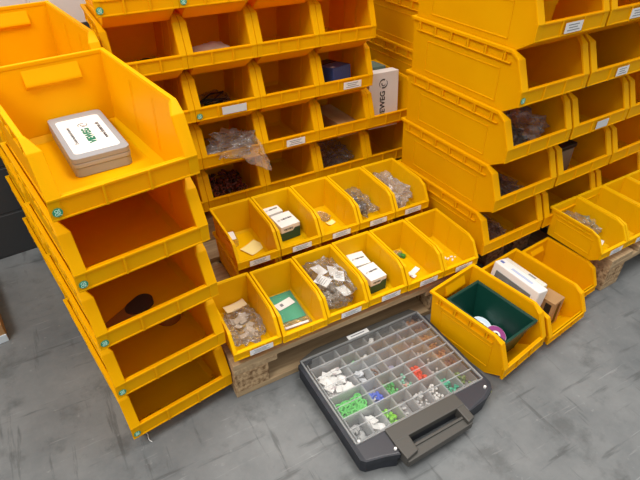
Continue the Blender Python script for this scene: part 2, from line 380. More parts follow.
# ------------------------------------------------------------ pallets
def pallet(loc, rz, wx, dy, label, along_x, mid=.5):
    r = thing('wooden_pallet', label, 'pallet', loc, rz, 'wooden pallets under the bins')
    bw, bd = (.14, .10) if along_x else (.10, .14)
    if along_x: bw = .11
    for i in range(3):
        for j in range(3):
            bm = bmesh.new(); x = (wx - bw) * (0, mid, 1)[i]; y = (dy - bd) * j / 2
            box(bm, x, x + bw, y, y + bd, .022, .100, .002, 1); o = obj('block', bm, CHIP, r); o['label'] = 'chipboard block'
    for i in range(3):
        bm = bmesh.new()
        if along_x: y = (dy - .10) * i / 2; box(bm, 0, wx, y, y + .10, 0, .022, .0015, 1)
        else: x = (wx - .10) * i / 2; box(bm, x, x + .10, 0, dy, 0, .022, .0015, 1)
        obj('bottom_board', bm, WOOD if along_x else WOODX, r)
    for i in range(3):
        bm = bmesh.new()
        if along_x: x = (wx - .14) * (0, mid, 1)[i]; box(bm, x, x + .14, 0, dy, .100, .122, .0015, 1)
        else: y = (dy - .14) * i / 2; box(bm, 0, wx, y, y + .14, .100, .122, .0015, 1)
        obj('stringer_board', bm, WOODX if along_x else WOOD, r)
    n = 5
    for i in range(n):
        bm = bmesh.new()
        if along_x: y = (dy - .13) * i / (n - 1); box(bm, 0, wx, y, y + .13, .122, .144, .0015, 1)
        else: x = (wx - .13) * i / (n - 1); box(bm, x, x + .13, 0, dy, .122, .144, .0015, 1)
        obj('deck_board', bm, WOOD if along_x else WOODX, r)
    return r
pallet((0, .013, 0), 0, .925, .8, 'wooden pallet under the two rows of small yellow bins', True, .9)
pallet((.955, .11, 0), .05, .40, .8, 'wooden pallet under the left column of the right tower, in shadow', False)
pallet((1.386, -.204, 0), .05, .8, 1.2, 'wooden pallet at the right edge under the short row of small bins', False)

# ------------------------------------------------------------ bins
ORD = ['top', 'second', 'third', 'fourth', 'fifth']
# left stack of large open-fronted bins, standing on the floor
LX, LY, LR = -.307, -.014, .153
def lpt(x, y, z, X=LX, Y=LY, R=LR): c, s = math.cos(R), math.sin(R); return (X + c * x - s * y, Y + s * x + c * y, z)
left_labels = ['topmost large yellow bin of the left stack, holding a flat grey case',
    'large yellow bin directly under the topmost one of the left stack',
    'middle large yellow bin of the left stack, dark round-ended pouch inside',
    'large yellow bin of the left stack, second from the floor',
    'bottom large yellow bin of the left stack, standing on the concrete floor']
LB = []
for i in range(5):
    LB.append(make_bin('large', lpt(0, 0, (4 - i) * .181), LR, left_labels[i], 'large bins of the left stack', badge=True))
BACKW = ['topmost', 'second from the top,', 'middle', 'second from the floor,', 'bottom']
for i in range(5):
    make_bin('large', lpt(.012, .525, (4 - i) * .181 + .02), LR, 'large yellow bin behind the left stack, %s of its own stack' % BACKW[i], 'large bins behind the left stack')
# wall of medium bins
WX, WY, WZ, WP, WH = -.068, .599, .245, .2265, .172
ROWN = ['bottom', 'second', 'third', 'fourth', 'top']
COLN = ['first column from left', 'second column from left', 'third column from left', 'fourth column from left', 'fifth and last column']
wall_over = {(4, 0): 'top left bin of the wall of bins, green sticker, cut by the frame',
    (3, 1): 'yellow bin in the wall of bins holding a white foam parcel',
    (3, 2): 'yellow bin with dark flat strips inside, right of the bin with the white foam parcel',
    (3, 3): 'empty yellow bin directly above the one with the dark blue box',
    (2, 3): 'yellow bin holding a dark blue box, white label on its lip',
    (2, 1): 'yellow bin with black cable ties, blank pale label and green sticker',
    (1, 1): 'yellow bin with a crumpled clear bag hanging over its lip',
    (1, 3): 'yellow bin holding a brown cardboard box with a slanted top',
    (1, 4): 'yellow bin holding a tall white box beside the right bin tower',
    (0, 1): 'dark yellow bin filled with a heap of reddish brown fittings, above the small bins',
    (0, 3): 'yellow bin with a glossy clear bag, under the bin with the brown cardboard box'}
wb = {}
LABW = {(2, 1): (.58, .085, True), (2, 3): (.60, .075, False), (1, 2): (.56, .075, False)}
for r in range(5):
    for c in range(5):
        if c == 4 and r > 1: continue
        lab = wall_over.get((r, c)) or 'medium yellow bin, %s row of the wall of bins, %s' % (ROWN[r], COLN[c])
        wb[r, c] = make_bin('medium', (WX + c * WP, WY, WZ + r * WH), 0, lab, 'medium bins of the wall of bins', badge=(r, c) in ((4, 0), (4, 1), (2, 1)), lab=LABW.get((r, c)))
# small bins: hidden layer on the pallet, then the two stepped rows
SP = .152
fnames = ['leftmost small bin of the upper row, with a yellow paper slip', 'small bin of the upper row holding two white and green boxes',
    'middle small bin of the upper row, nearly empty, with a tiny clear bag', 'small bin of the upper row holding a bag of dark metal parts',
    'rightmost small bin of the upper row, full of clear bubble bags']
gnames = ['leftmost small bin of the front row, clear bag and beige card inside', 'small bin of the front row holding a green sheet in a clear bag',
    'small bin of the front row stuffed with a big clear bag of white packets', 'small bin of the front row holding two white and green boxes',
    'small bin of the front row with a green fitting and a white slip', 'rightmost small bin of the front row, with a few white bits on its floor']
GB, FB = [], []
gxs = [.004 + i * SP for i in range(6)]
gr = [0, .012, -.01, .008, 0, 0]
for i in range(6):
    GB.append(make_bin('small', (gxs[i], [0, -.004, 0, .002, 0, 0][i], .146), 0, gnames[i], 'small bins of the front row', lab=(.56, .072, False) if i != 1 else None))
fxs = [.128 + i * SP for i in range(5)]
for i in range(5):
    make_bin('small', (fxs[i], .258, .146), 0, ('small yellow bin directly under the %s bin of the upper small row' % ['leftmost', 'second', 'middle', 'fourth', 'rightmost'][i]), 'small bins under the upper row')
    FB.append(make_bin('small', (fxs[i], .256, .146 + .098), 0, fnames[i], 'small bins of the upper row', lab=(.50, .070, False)))
ri = thing('timber_riser', 'timber riser under the wall of bins, mostly hidden', 'riser', (.06, .62, .1445), 0)
for y in (0, .24):
    bm = bmesh.new(); box(bm, 0, .84, y, y + .07, 0, .076, .002, 1); obj('beam', bm, WOOD, ri)
bm = bmesh.new(); box(bm, 0, .84, 0, .31, .0765, .0985, .002, 1); obj('top_board', bm, WOOD, ri)
# right tower of large bins
RX, RY, RR = .938, .008, .053
rover = {(4, 0): 'large bin of the right tower holding a yellow tub, white label on lip',
    (3, 0): 'empty large bin of the right tower, green sticker at its lip corner',
    (2, 0): 'large bin of the right tower holding a shiny bag of black parts',
    (1, 0): 'large bin of the right tower, left column, second from the bottom',
    (0, 0): 'lowest large bin of the right tower, behind the three floor bins'}
RB = {}
rl = {(4, 0): (.50, .075, False), (4, 1): (.46, .075, False), (3, 1): (.55, .062, False), (2, 1): (.52, .065, True)}
for r in range(6):
    for c in range(3):
        lab = rover.get((r, c)) or 'large yellow bin of the right tower, %s row from the bottom, %s column' % (['lowest', 'second', 'third', 'fourth', 'fifth', 'sixth and topmost'][r], ['left', 'middle', 'rightmost'][c])
        RB[r, c] = make_bin('large', lpt(c * .319, 0, .144 + r * .183, RX, RY, RR), RR, lab, 'large bins of the right tower', badge=(r, c) == (3, 0), lab=rl.get((r, c)))
for r in range(5):
    make_bin('large', lpt(.165, .53, .144 + r * .183, RX, RY, RR), RR, 'large yellow bin %s from the bottom, in the stack behind the right tower' % ['first', 'second', 'third', 'fourth', 'fifth'][r], 'large bins behind the right tower')
# short row of small bins at the right edge
snames = ['leftmost small bin of the short right row, clear bag and slip inside', 'second small bin of the short row at the right edge, with a clear wrapper',
    'third small bin of the short row at the right edge, empty', 'fourth small bin of the short right row, cut by the frame']
SB = [make_bin('small', (1.304 + i * .152 * math.cos(.03), -.198 + i * .152 * .03, .146), .03, snames[i], 'small bins of the short right row', lab=(.58, .068, False)) for i in range(4)]
# three floor crates
HC = make_bin('medium', (.722, -.350, 0), .176, 'yellow bin on the floor holding a dark green open box, beside the assortment case', 'yellow bins on the floor')
IC = make_bin('low', (.961, -.316, 0), .14, 'yellow bin on the floor holding white packages and a brown carton', 'yellow bins on the floor')
JC = make_bin('low_short', (1.166, -.228, 0), .10, 'empty yellow bin on the floor tucked against the right pallet', 'yellow bins on the floor')

# ------------------------------------------------------------ contents
scene.cycles.transparent_max_bounces = 24
def inbin(b, x, y, z, kind=None, rz=0):
    """world position and turn of a point given in a bin's own frame"""
    c, s = math.cos(b.rotation_euler.z), math.sin(b.rotation_euler.z)
    return (b.location.x + c * x - s * y, b.location.y + s * x + c * y, b.location.z + z), b.rotation_euler.z + rz
FZ = .0042
def crumple(sx, sy, sz, seed, sub=4, amp=.25, freq=2.2, flat=True, cut=None):
    t = bmesh.new(); bmesh.ops.create_icosphere(t, subdivisions=sub, radius=1)
    off = Vector((seed * 3.17, seed * 1.3, seed * 7.7))
    for v in t.verts:
        p = v.co.copy(); n1 = noise.noise(p * freq + off); n2 = abs(noise.noise(p * freq * 2.7 + off)); n3 = abs(noise.noise(p * freq * 6 + off))
        k = 1 + amp * n1 * 1.6 + amp * (n2 - .25) * 1.6 + amp * .8 * (n3 - .2)
        # pillow with squarer outline
        q = Vector((math.copysign(abs(p.x) ** .7, p.x), math.copysign(abs(p.y) ** .7, p.y), p.z)) * k
        v.co = Vector((q.x * sx, q.y * sy, q.z * sz + sz))
        if v.co.z < 0.0006: v.co.z = 0.0006 + abs(v.co.z) * .02
    for f in t.faces: f.smooth = not flat
    return t
def bag(b, x, y, z, dims, rz, label, seed, film_m=FILM, inner=None, amp=.25, tilt=(0, 0), cat='plastic bag', group='clear plastic bags in the bins', name='plastic_bag', sub=4):
    loc, r = inbin(b, x, y, z, rz=rz); th = thing(name, label, cat, loc, r, group); th.rotation_euler = (tilt[0], tilt[1], r)
    dims = tuple(d * .86 for d in dims)
    obj('film', crumple(*dims, seed, sub, amp), film_m, th)
    if inner: inner(th, dims)
    return th
def bits(m, n, size, name='contents', hz=.5, shape='box', seed=1, area_=.75):
    def f(th, dims):
        rnd = random.Random(seed); bm = bmesh.new()
        for i in range(n):
            M = T(rnd.uniform(-area_, area_) * dims[0], rnd.uniform(-area_, area_) * dims[1], .004 + rnd.uniform(0, 1.1) * dims[2] * hz + size[2], rnd.uniform(0, 6.3), rnd.uniform(-.5, .5), rnd.uniform(-.5, .5))
            if shape == 'box': box(bm, -size[0], size[0], -size[1], size[1], -size[2], size[2], M=M)
            elif shape == 'cyl': cyl(bm, (0, 0), size[0], -size[2], size[2], 10, M=M)
            else: ring(bm, (0, 0, 0), size[0], size[1], 12, 6, M=M)
        o = obj(name, bm, m, th); o['kind'] = 'stuff'; return o
    return f
def slip(b, x, y, z, w_, d_, rz, label, m=PAPER, name='paper_slip', cat='paper', curl=.004, lines=False, th_=.0004, parent=None, ry=0):
    bm = bmesh.new(); n = 8; t = bmesh.new(); rows = []
    for i in range(n + 1):
        u = i / n; rows.append([(t.verts.new((w_ * (u - .5), d_ * sgn, curl * (2 * u - 1) ** 2 + .0006)), t.verts.new((w_ * (u - .5), d_ * sgn, curl * (2 * u - 1) ** 2 + .0006 + th_))) for sgn in (-.5, .5)])
    for i in range(n):
        a, c = rows[i], rows[i + 1]
        t.faces.new((a[0][1], c[0][1], c[1][1], a[1][1])); t.faces.new((a[0][0], a[1][0], c[1][0], c[0][0]))
        t.faces.new((a[0][0], c[0][0], c[0][1], a[0][1])); t.faces.new((a[1][0], a[1][1], c[1][1], c[1][0]))
    t.faces.new([rows[0][0][0], rows[0][0][1], rows[0][1][1], rows[0][1][0]]); t.faces.new([rows[n][0][0], rows[n][1][0], rows[n][1][1], rows[n][0][1]])
    bmesh.ops.recalc_face_normals(t, faces=t.faces); merge(bm, t)
    if parent is not None:
        o = obj(name, bm, m, parent, (x, y, z), (0, ry, rz))
    else:
        loc, r = inbin(b, x, y, z, rz=rz); o = obj(name, bm, m, None, loc, (0, ry, r)); tag(o, label, cat)
    if lines:
        bm = bmesh.new()
        for k in range(4): box(bm, -w_ * .34, w_ * (.34 - .1 * (k % 2)), d_ * (.26 - .16 * k) - .0008, d_ * (.26 - .16 * k) + .0008, curl * .5 + .001, curl * .5 + .0013)
        obj('printed_lines', bm, INKG, o)
    return o

# flat grey case in the topmost left bin
loc, r = inbin(LB[0], .178, .352, FZ, rz=-.065)
gc = thing('sample_case', 'flat grey plastic case with white label, in the topmost bin of the left stack', 'case', loc, r)
bm = bmesh.new(); prism(bm, rrect(.132, .262, .014), 0, .023, .002); obj('case_base', bm, GREYP, gc)
bm = bmesh.new(); prism(bm, rrect(.134, .264, .014), .0235, .034, .0012); obj('case_tray', bm, GREYL, gc)
bm = bmesh.new(); prism(bm, rrect(.134, .264, .014), .0345, .048, .003, 3); ld = obj('case_lid', bm, GREYP, gc)
bm = bmesh.new(); prism(bm, rrect(.106, .208, .010), .048, .0485); lb = obj('label', bm, WCARD, ld, (-.001, -.006, 0)); lb['label'] = 'white rounded label with green and black lettering'
lettering('Dosiernadelsortiment', .0120, lb, (-.034, .0, .0488), (0, 0, PI / 2), INK)
lettering('VIEWEG', .025, lb, (.003, -.016, .0488), (0, 0, PI / 2), GINK, .0012)
link('emblem', swirl_mesh(.012, INK), lb, (.003, .052, .0489), (0, 0, PI / 2))
lettering('www.dosieren.de', .0145, lb, (.036, .0, .0488), (0, 0, PI / 2), INK, .0002)

# left stack, lower bins
PCH = mat('dark_brown_fabric', (.045, .022, .012), .8); BRN = mat('orange_brown_plastic', (.30, .11, .02), .5)
loc, r = inbin(LB[2], .105, .118, FZ, rz=.42)
po = thing('fabric_pouch', 'dark round-ended flat pouch in the middle bin of the left stack', 'pouch', loc, r)
bm = bmesh.new(); prism(bm, rrect(.150, .050, .0249, 8), 0, .012, .004, 3); obj('pouch_body', bm, BRN, po)
bm = bmesh.new(); prism(bm, rrect(.080, .052, .0258, 8, .037, 0), .0005, .0145, .004, 3); o = obj('flap', bm, PCH, po); o['label'] = 'dark brown round flap'
loc, r = inbin(LB[3], .235, .235, FZ)
tb = thing('round_tub', 'small brown round tub in the bin second from the floor, left stack', 'tub', loc, r)
bm = bmesh.new(); cyl(bm, (0, 0), .036, 0, .03, 28, r2=.040); obj('tub_body', bm, BRN, tb)
bm = bmesh.new(); cyl(bm, (0, 0), .042, .03, .036, 28); obj('lid', bm, BRN, tb)

# boxed parts with printed lids
def parts_box(b, x, y, w_, d_, h_, rz, label):
    loc, r = inbin(b, x, y, FZ, rz=rz); t = thing('parts_carton', label, 'box', loc, r, 'white and green cartons in the small bins')
    bm = bmesh.new(); box(bm, -w_ / 2, w_ / 2, -d_ / 2, d_ / 2, 0, h_, .0012, 2); obj('carton', bm, WCARD, t)
    bm = bmesh.new(); e = .0006; y0 = -d_ / 2 - e     # dark green band with slanted edge, wraps the front and sides
    for M, L_ in ((Matrix.Identity(4), w_), ):
        q = bmesh.new(); pts = [(-w_ / 2, .001), (w_ / 2, .001), (w_ / 2, h_ * .74), (w_ * .22, h_ * .74), (w_ * .10, h_ * .58), (-w_ / 2, h_ * .58)]
        vs = [q.verts.new((px, y0, pz)) for px, pz in pts]; q.faces.new(vs); merge(bm, q)
    box(bm, w_ / 2, w_ / 2 + e, -d_ / 2, d_ / 2, .001, h_ * .72); box(bm, -w_ / 2 - e, -w_ / 2, -d_ / 2, d_ / 2, .001, h_ * .58)
    o = obj('green_band', bm, GCARD, t); o['label'] = 'dark green printed band'
    lettering('VIEWEG', w_ * .155, t, (w_ * .08, d_ * .02, h_ + .0006), (0, 0, .05), INK, .0003)
    link('emblem', swirl_mesh(w_ * .07, INK), t, (-w_ * .32, d_ * .0, h_ + .0007))
    lettering('VIEWEG', w_ * .13, t, (-w_ * .12, -d_ / 2 - .0008, h_ * .76), (PI / 2, 0, 0), INK, .0002)
    return t
parts_box(FB[1], .064, .213, .062, .050, .064, .08, 'white carton behind another one, second small bin of the upper row')
parts_box(FB[1], .082, .143, .074, .080, .060, .06, 'front white and green carton, second small bin of the upper row')
parts_box(GB[3], .082, .195, .062, .068, .054, -.08, 'rear white carton in the fourth small bin of the front row')
parts_box(GB[3], .082, .110, .064, .078, .060, .04, 'front white and green carton, fourth small bin of the front row')

# upper row of small bins
slip(FB[0], .098, .118, FZ, .068, .056, .45, 'pale yellow paper slip in the leftmost small bin of the upper row', PAPERY, curl=.003)
loc, r = inbin(FB[0], .050, .190, FZ, rz=-.12)
t = thing('parts_pack', 'small clear pack with white label, leftmost small bin of upper row', 'pack', loc, r)
bm = bmesh.new(); prism(bm, rrect(.036, .078, .012), 0, .018, .003); obj('pack_shell', bm, CLEAR, t)
bm = bmesh.new(); box(bm, -.013, .013, -.018, .028, .0185, .0192); obj('label', bm, PAPER, t)
bag(FB[2], .090, .165, FZ, (.024, .040, .008), .3, 'tiny clear bag in the middle small bin of the upper row', 3, sub=3)
slip(FB[2], .100, .118, FZ, .032, .022, .2, 'small cream slip in the middle small bin of the upper row', PAPERY, curl=.004)
bag(FB[3], .083, .165, FZ, (.050, .092, .032), .12, 'clear bag of dark metal parts, fourth small bin of upper row', 5, inner=bits(mat('dark_metal', (.20, .20, .22), .3, .8), 110, (.006, .004, .003), seed=2, area_=.62), amp=.3)
bag(FB[4], .076, .150, FZ, (.056, .112, .050), .05, 'puffy clear bubble bags filling the rightmost small bin, upper row', 8, FILMD, bits(mat('pinkish_foam', (.78, .68, .64), .6), 46, (.013, .009, .003), seed=5, area_=.55), amp=.28)
# front row of small bins
bag(GB[0], .082, .135, FZ, (.060, .092, .020), -.1, 'creased clear bag in the leftmost small bin of the front row', 11, FILM, bits(mat('beige_card_bits', (.58, .48, .38), .6), 16, (.012, .010, .001), seed=3, area_=.6))
slip(GB[0], .083, .205, FZ + .030, .070, .032, .12, 'beige card header lying on the creased bag, leftmost front bin', mat('beige_card', (.68, .54, .32), .6), 'card_header', 'card')
GSH = mat('green_sheet', (.03, .38, .22), .45)
loc, r = inbin(GB[1], .083, .162, FZ + .001, rz=-.05)
t = thing('sleeve_pack', 'green sheet in a clear sleeve with white sticker, second front bin', 'pack', loc, r)
bm = bmesh.new(); box(bm, -.044, .044, -.068, .062, .001, .0025, .0004, 1); obj('green_sheet', bm, GSH, t)
bm = bmesh.new(); box(bm, -.050, .050, -.100, .068, .0, .0038, .001, 1); obj('clear_sleeve', bm, FILM, t)
o = slip(None, .000, .006, .004, .064, .032, .25, '', PAPER, 'sticker', parent=t, curl=.001)
bm = bmesh.new(); box(bm, -.016, -.006, -.006, .006, .0022, .0027); obj('printed_mark', bm, INKG, o)
bm = bmesh.new(); box(bm, -.040, .040, -.099, -.090, .0036, .0052, .0008, 1); obj('white_strip', bm, PAPER, t)
t = bag(GB[2], .080, .135, FZ, (.070, .112, .066), 0, 'big puffed clear bag of white packets, third small bin of front row', 14, FILM, None, amp=.16, sub=4)
for i, (x, y, z, rr, ry) in enumerate(((.024, -.020, .092, -.5, .25), (-.030, -.012, .086, .5, -.2), (-.012, .045, .080, .2, .1), (.020, -.060, .06, .1, .2), (.032, .03, .07, -.3, .3))):
    o = slip(None, x, y, z, .036, .050, rr, '', PAPER, 'white_packet', parent=t, curl=.003, lines=i < 2, ry=ry)
bits(mat('grey_beige_parts', (.40, .35, .30), .5), 60, (.010, .005, .004), 'contents', .8, seed=9, area_=.6)(t, (.055, .09, .03))
bm = bmesh.new(); prism(bm, rrect(.014, .030, .006), 0, .012, .004); M = None
loc, r = inbin(GB[4], .112, .185, FZ, rz=.5); o = obj('green_fitting', bm, mat('green_plastic_clip', (.04, .22, .03), .4), None, loc, (0, 0, r)); tag(o, 'small green fitting in the fifth small bin of the front row', 'fitting')
bag(GB[4], .102, .198, FZ, (.020, .022, .009), .2, 'tiny clear bag beside the green fitting, fifth front bin', 17, sub=3)
slip(GB[4], .096, .094, FZ, .052, .020, .30, 'folded white slip in the fifth small bin of the front row', PAPER, curl=.006)
slip(GB[4], .080, .082, FZ + .001, .018, .030, .3, 'short white slip crossing the folded one, fifth front bin', PAPER, curl=.003)
for i, (x, y, rr) in enumerate(((.100, .092, .3), (.118, .095, -.4), (.132, .088, .1), (.110, .080, .8), (.094, .10, 1.2))):
    bm = bmesh.new(); prism(bm, rrect(.011, .006, .002), 0, .004, .001); loc, r = inbin(GB[5], x, y, FZ, rz=rr)
    o = obj('plastic_clip', bm, WCARD, None, loc, (0, 0, r)); tag(o, 'tiny white clip on the floor of the rightmost front bin', 'clip', 'white clips in the rightmost front bin')

# short right row
bag(SB[0], .085, .165, FZ, (.050, .085, .050), .1, 'clear bag with green and white bits, first bin of right row', 21, FILM, bits(mat('sage_bits', (.35, .48, .28), .6), 22, (.009, .007, .003), seed=7, area_=.5))
slip(SB[0], .112, .105, FZ, .030, .075, .25, 'folded white slip beside the clear bag, right row of bins', WCARD, curl=.014)
bag(SB[1], .070, .185, FZ, (.026, .040, .034), .3, 'twisted clear wrapper in the second bin of the right row', 23, FILMD, sub=3, amp=.5)

# wall of bins
FOAM = noisy(mat('white_foam_wrap', (.72, .68, .62), .5), (.66, .62, .56), (.78, .74, .68), 20, bump=.4)
loc, r = inbin(wb[3, 1], .112, .118, FZ + .004, rz=.1)
t = thing('foam_parcel', 'white foam-wrapped parcel in a bin of the wall of bins', 'parcel', loc, r)
obj('foam_wrap', crumple(.072, .062, .030, 31, 4, .12, flat=False), FOAM, t)
BLK = mat('black_plastic', (.015, .013, .012), .4)
def strips(b, x, y, n, label, seed, L_=.10):
    rnd = random.Random(seed); loc, r = inbin(b, x, y, FZ); t = thing('cable_bundle', label, 'cables', loc, r)
    for i in range(n):
        bm = bmesh.new(); a = rnd.uniform(-.5, .5); x0 = rnd.uniform(-.02, .02); y0 = rnd.uniform(-.03, .03)
        pts = [(x0 + L_ * (u - .5) * math.cos(a), y0 + L_ * (u - .5) * math.sin(a) + .006 * math.sin(5 * u + i), .006 + .004 * i + .004 * math.sin(7 * u + i)) for u in [k / 7 for k in range(8)]]
        tube(bm, pts, .0032, 6); obj('cable', bm, BLK, t)
    return t
strips(wb[3, 0], .150, .20, 5, 'dark cables in the left bin above the grey case', 1)
strips(wb[3, 2], .170, .16, 5, 'dark flat cables in the bin right of the foam parcel', 2)
strips(wb[2, 1], .120, .215, 6, 'black cable ties lying in the bin with the blank pale label', 4, .11)
bag(wb[2, 1], .135, .235, FZ, (.060, .055, .016), 0, 'thin clear bag over the black cable ties', 37, FILM, amp=.3)
BLUE = mat('dark_blue_card', (.05, .09, .27), .3); BLUE2 = mat('navy_card', (.008, .010, .022), .35)
loc, r = inbin(wb[2, 3], .120, .110, FZ, rz=.22)
t = thing('blue_carton', 'dark blue and black carton standing in a bin of the wall', 'box', (loc[0], loc[1], loc[2] + .004), r); t.rotation_euler = (math.radians(-7), 0, r)
bm = bmesh.new(); box(bm, -.044, .044, -.055, .022, 0, .098, .0015); obj('carton', bm, BLUE, t)
bm = bmesh.new(); box(bm, -.0445, .0445, .0225, .075, 0, .099, .0015); o = obj('carton_sleeve', bm, BLUE2, t); o['label'] = 'black sleeve half of the carton'
bm = bmesh.new(); box(bm, -.042, .042, -.0565, -.055, .002, .012); o = obj('cream_edge', bm, PAPERY, t)
bm = bmesh.new(); box(bm, -.036, -.022, -.045, -.030, .0985, .0990); obj('printed_mark', bm, PAPER, t)
# crumpled bag hanging over a lip
loc, r = inbin(wb[1, 1], .120, .035, .062)
t = thing('crumpled_bag', 'crumpled clear bag hanging out over the lip of a bin', 'plastic bag', loc, r)
bm = crumple(.070, .048, .036, 41, 4, .40); obj('film', bm, FILM, t)
bm = crumple(.040, .030, .020, 43, 3, .5)
bmesh.ops.transform(bm, matrix=T(-.075, .01, -.006), verts=bm.verts); obj('twisted_neck', bm, FILMD, t)
bm = bmesh.new(); t2 = bmesh.new(); prev = None; n = 12       # trailing corner tapering to a point
for i in range(n + 1):
    u = i / n; cx = .03 + .075 * u; cy = -.045 - .050 * u; cz = .042 - .095 * u; rr = .050 * (1 - u) ** .8 + .001
    rg = [t2.verts.new((cx + rr * math.cos(2 * PI * k / 12) * (1 + .2 * math.sin(3 * k + i)), cy + rr * .45 * math.sin(2 * PI * k / 12), cz + rr * .55 * math.sin(2 * PI * k / 12 + .5 * math.sin(2 * k)))) for k in range(12)]
    if prev:
        for k in range(12): t2.faces.new((prev[k], prev[(k + 1) % 12], rg[(k + 1) % 12], rg[k]))
    prev = rg
merge(bm, t2); obj('trailing_corner', bm, FILM, t)
# brown carton with slanted top
loc, r = inbin(wb[1, 3], .155, .165, FZ, rz=.06)
t = thing('brown_carton', 'brown cardboard box with a ridge along its top, in the wall', 'box', loc, r)
bm = bmesh.new(); box(bm, -.050, .050, -.11, .10, 0, .050, .0015); obj('carton', bm, CARD, t)
bm = bmesh.new(); box(bm, -.050, -.010, -.112, .10, .050, .062, .0015); obj('top_flap', bm, CARD, t)
bm = bmesh.new(); box(bm, .010, .030, -.1106, -.110, .012, .030); obj('printed_mark', bm, mat('brown_ink', (.14, .07, .03), .7), t)
# tall white box with the dark lettering
loc, r = inbin(wb[1, 4], .100, .052, .006)
t = thing('white_carton', 'tall white carton with black vertical lettering, beside the right tower', 'box', loc, r); t.rotation_euler = (math.radians(-6), 0, -.06)
bm = bmesh.new(); box(bm, -.066, .068, 0, .050, 0, .222, .0015); obj('carton', bm, WCARD, t)
bm = bmesh.new(); box(bm, -.064, .040, .052, .150, 0, .232, .0015); obj('backing_card', bm, mat('grey_green_card', (.10, .16, .13), .6), t)
lettering('VIEWEG', .032, t, (-.004, -.0006, .092), (PI / 2, -PI / 2, 0), INK, .0006)
link('emblem', swirl_mesh(.019, INK), t, (-.002, -.0012, .178), (PI / 2, -PI / 2, 0))
# heap of reddish brown fittings
HEAP = noisy(mat('reddish_brown_fittings', (.12, .035, .015), .5), (.05, .022, .012), (.30, .06, .03), 60, .4, .6)
bm = bmesh.new(); rnd = random.Random(12)
for i in range(170):
    M = T(rnd.uniform(-.075, .075), rnd.uniform(-.09, .09), .008 + rnd.uniform(0, .040), rnd.uniform(0, 6.3), rnd.uniform(-1, 1), rnd.uniform(-1, 1))
    if i % 2: ring(bm, (0, 0, 0), .008, .0032, 10, 5, M=M)
    else: box(bm, -.012, .012, -.004, .004, -.003, .003, .001, 1, M=M)
loc, r = inbin(wb[0, 1], .115, .17, FZ); o = obj('heap_of_fittings', bm, HEAP, None, loc, (0, 0, r)); tag(o, 'heap of small reddish brown fittings in a bottom row wall bin', 'fittings', kind='stuff')
bag(wb[0, 3], .125, .14, FZ, (.080, .085, .055), .1, 'glossy clear bag in the bin under the brown carton', 47, FILM, bits(mat('rose_bits', (.30, .14, .10), .5), 30, (.014, .008, .004), seed=15), amp=.35)

# right tower
DK = mat('dark_parts', (.03, .025, .022), .4)
bag(RB[2, 0], .170, .125, FZ, (.108, .095, .082), .1, 'shiny crumpled clear bag of black parts in the right tower', 51, FILM, bits(DK, 60, (.022, .007, .007), seed=21, area_=.6), amp=.3)
bag(RB[1, 0], .175, .130, FZ, (.080, .080, .028), .1, 'dim clear bag of brown parts in the right tower', 53, FILM, bits(mat('brown_parts', (.10, .045, .02), .5), 50, (.018, .008, .006), seed=22), amp=.3)
bag(RB[0, 0], .160, .130, FZ, (.070, .080, .024), .1, 'clear bag of rusty parts in the lowest right tower bin', 55, FILM, bits(mat('rusty_parts', (.18, .06, .02), .5), 50, (.015, .008, .006), seed=23), amp=.3)
loc, r = inbin(RB[1, 1], .155, .132, FZ)
t = thing('black_tray', 'black tray with grey front in the right tower, middle column', 'tray', loc, r)
bm = bmesh.new(); box(bm, -.050, .050, -.04, .04, 0, .110, .003); obj('tray_body', bm, mat('taupe_card', (.22, .17, .12), .6), t)
bm = bmesh.new(); box(bm, -.054, .054, -.044, .044, .110, .128, .003); obj('tray_lid', bm, BLK, t)
loc, r = inbin(RB[3, 1], .180, .125, FZ)
t = thing('black_mat', 'black flat item on the floor of a right tower bin', 'mat', loc, r)
bm = bmesh.new(); box(bm, -.085, .085, -.06, .06, 0, .014, .004); obj('mat_body', bm, BLK, t)
bm = bmesh.new(); box(bm, -.06, .03, -.03, .04, .0145, .024, .003); obj('mat_fold', bm, BLK, t)
loc, r = inbin(RB[4, 0], .165, .134, FZ)
t = thing('yellow_tub', 'round yellow tub in a labelled bin high in the right tower', 'tub', loc, r)
bm = bmesh.new(); cyl(bm, (0, 0), .040, 0, .105, 32, r2=.045); obj('tub_body', bm, YEL, t)
bm = bmesh.new(); cyl(bm, (0, 0), .048, .105, .118, 32); obj('lid', bm, YEL, t)

# dark green box with discs in the first floor bin
loc, r = inbin(HC, .118, .152, .022, rz=-.04)
t = thing('green_box', 'dark green open plastic box sitting in a yellow floor bin', 'box', loc, r)
bm = bmesh.new()
W1, D1, W2, D2, HH = .050, .088, .074, .114, .132
def ringwall(bm, lo, hi, z0, z1, th):
    (a, c), (e, g) = lo, hi
    for k in range(4):
        s = ((-1, -1), (1, -1), (1, 1), (-1, 1)); p, q = s[k], s[(k + 1) % 4]
        o0 = [(p[0] * a, p[1] * c, z0), (q[0] * a, q[1] * c, z0), (q[0] * (a - th), q[1] * (c - th), z0), (p[0] * (a - th), p[1] * (c - th), z0)]
        o1 = [(p[0] * e, p[1] * g, z1), (q[0] * e, q[1] * g, z1), (q[0] * (e - th), q[1] * (g - th), z1), (p[0] * (e - th), p[1] * (g - th), z1)]
        hexa(bm, o0 + o1, .0008, 1)
ringwall(bm, (W1, D1), (W2, D2), 0, HH, .003); box(bm, -W1, W1, -D1, D1, 0, .003); obj('box_body', bm, GREENB, t)
bm = bmesh.new(); ringwall(bm, (W2 + .005, D2 + .005), (W2 + .006, D2 + .006), HH - .012, HH + .002, .008); obj('rim', bm, GREENB, t)
PURP = mat('purple_label', (.30, .05, .22), .4); PALE = mat('pale_blue_label', (.62, .72, .82), .3)
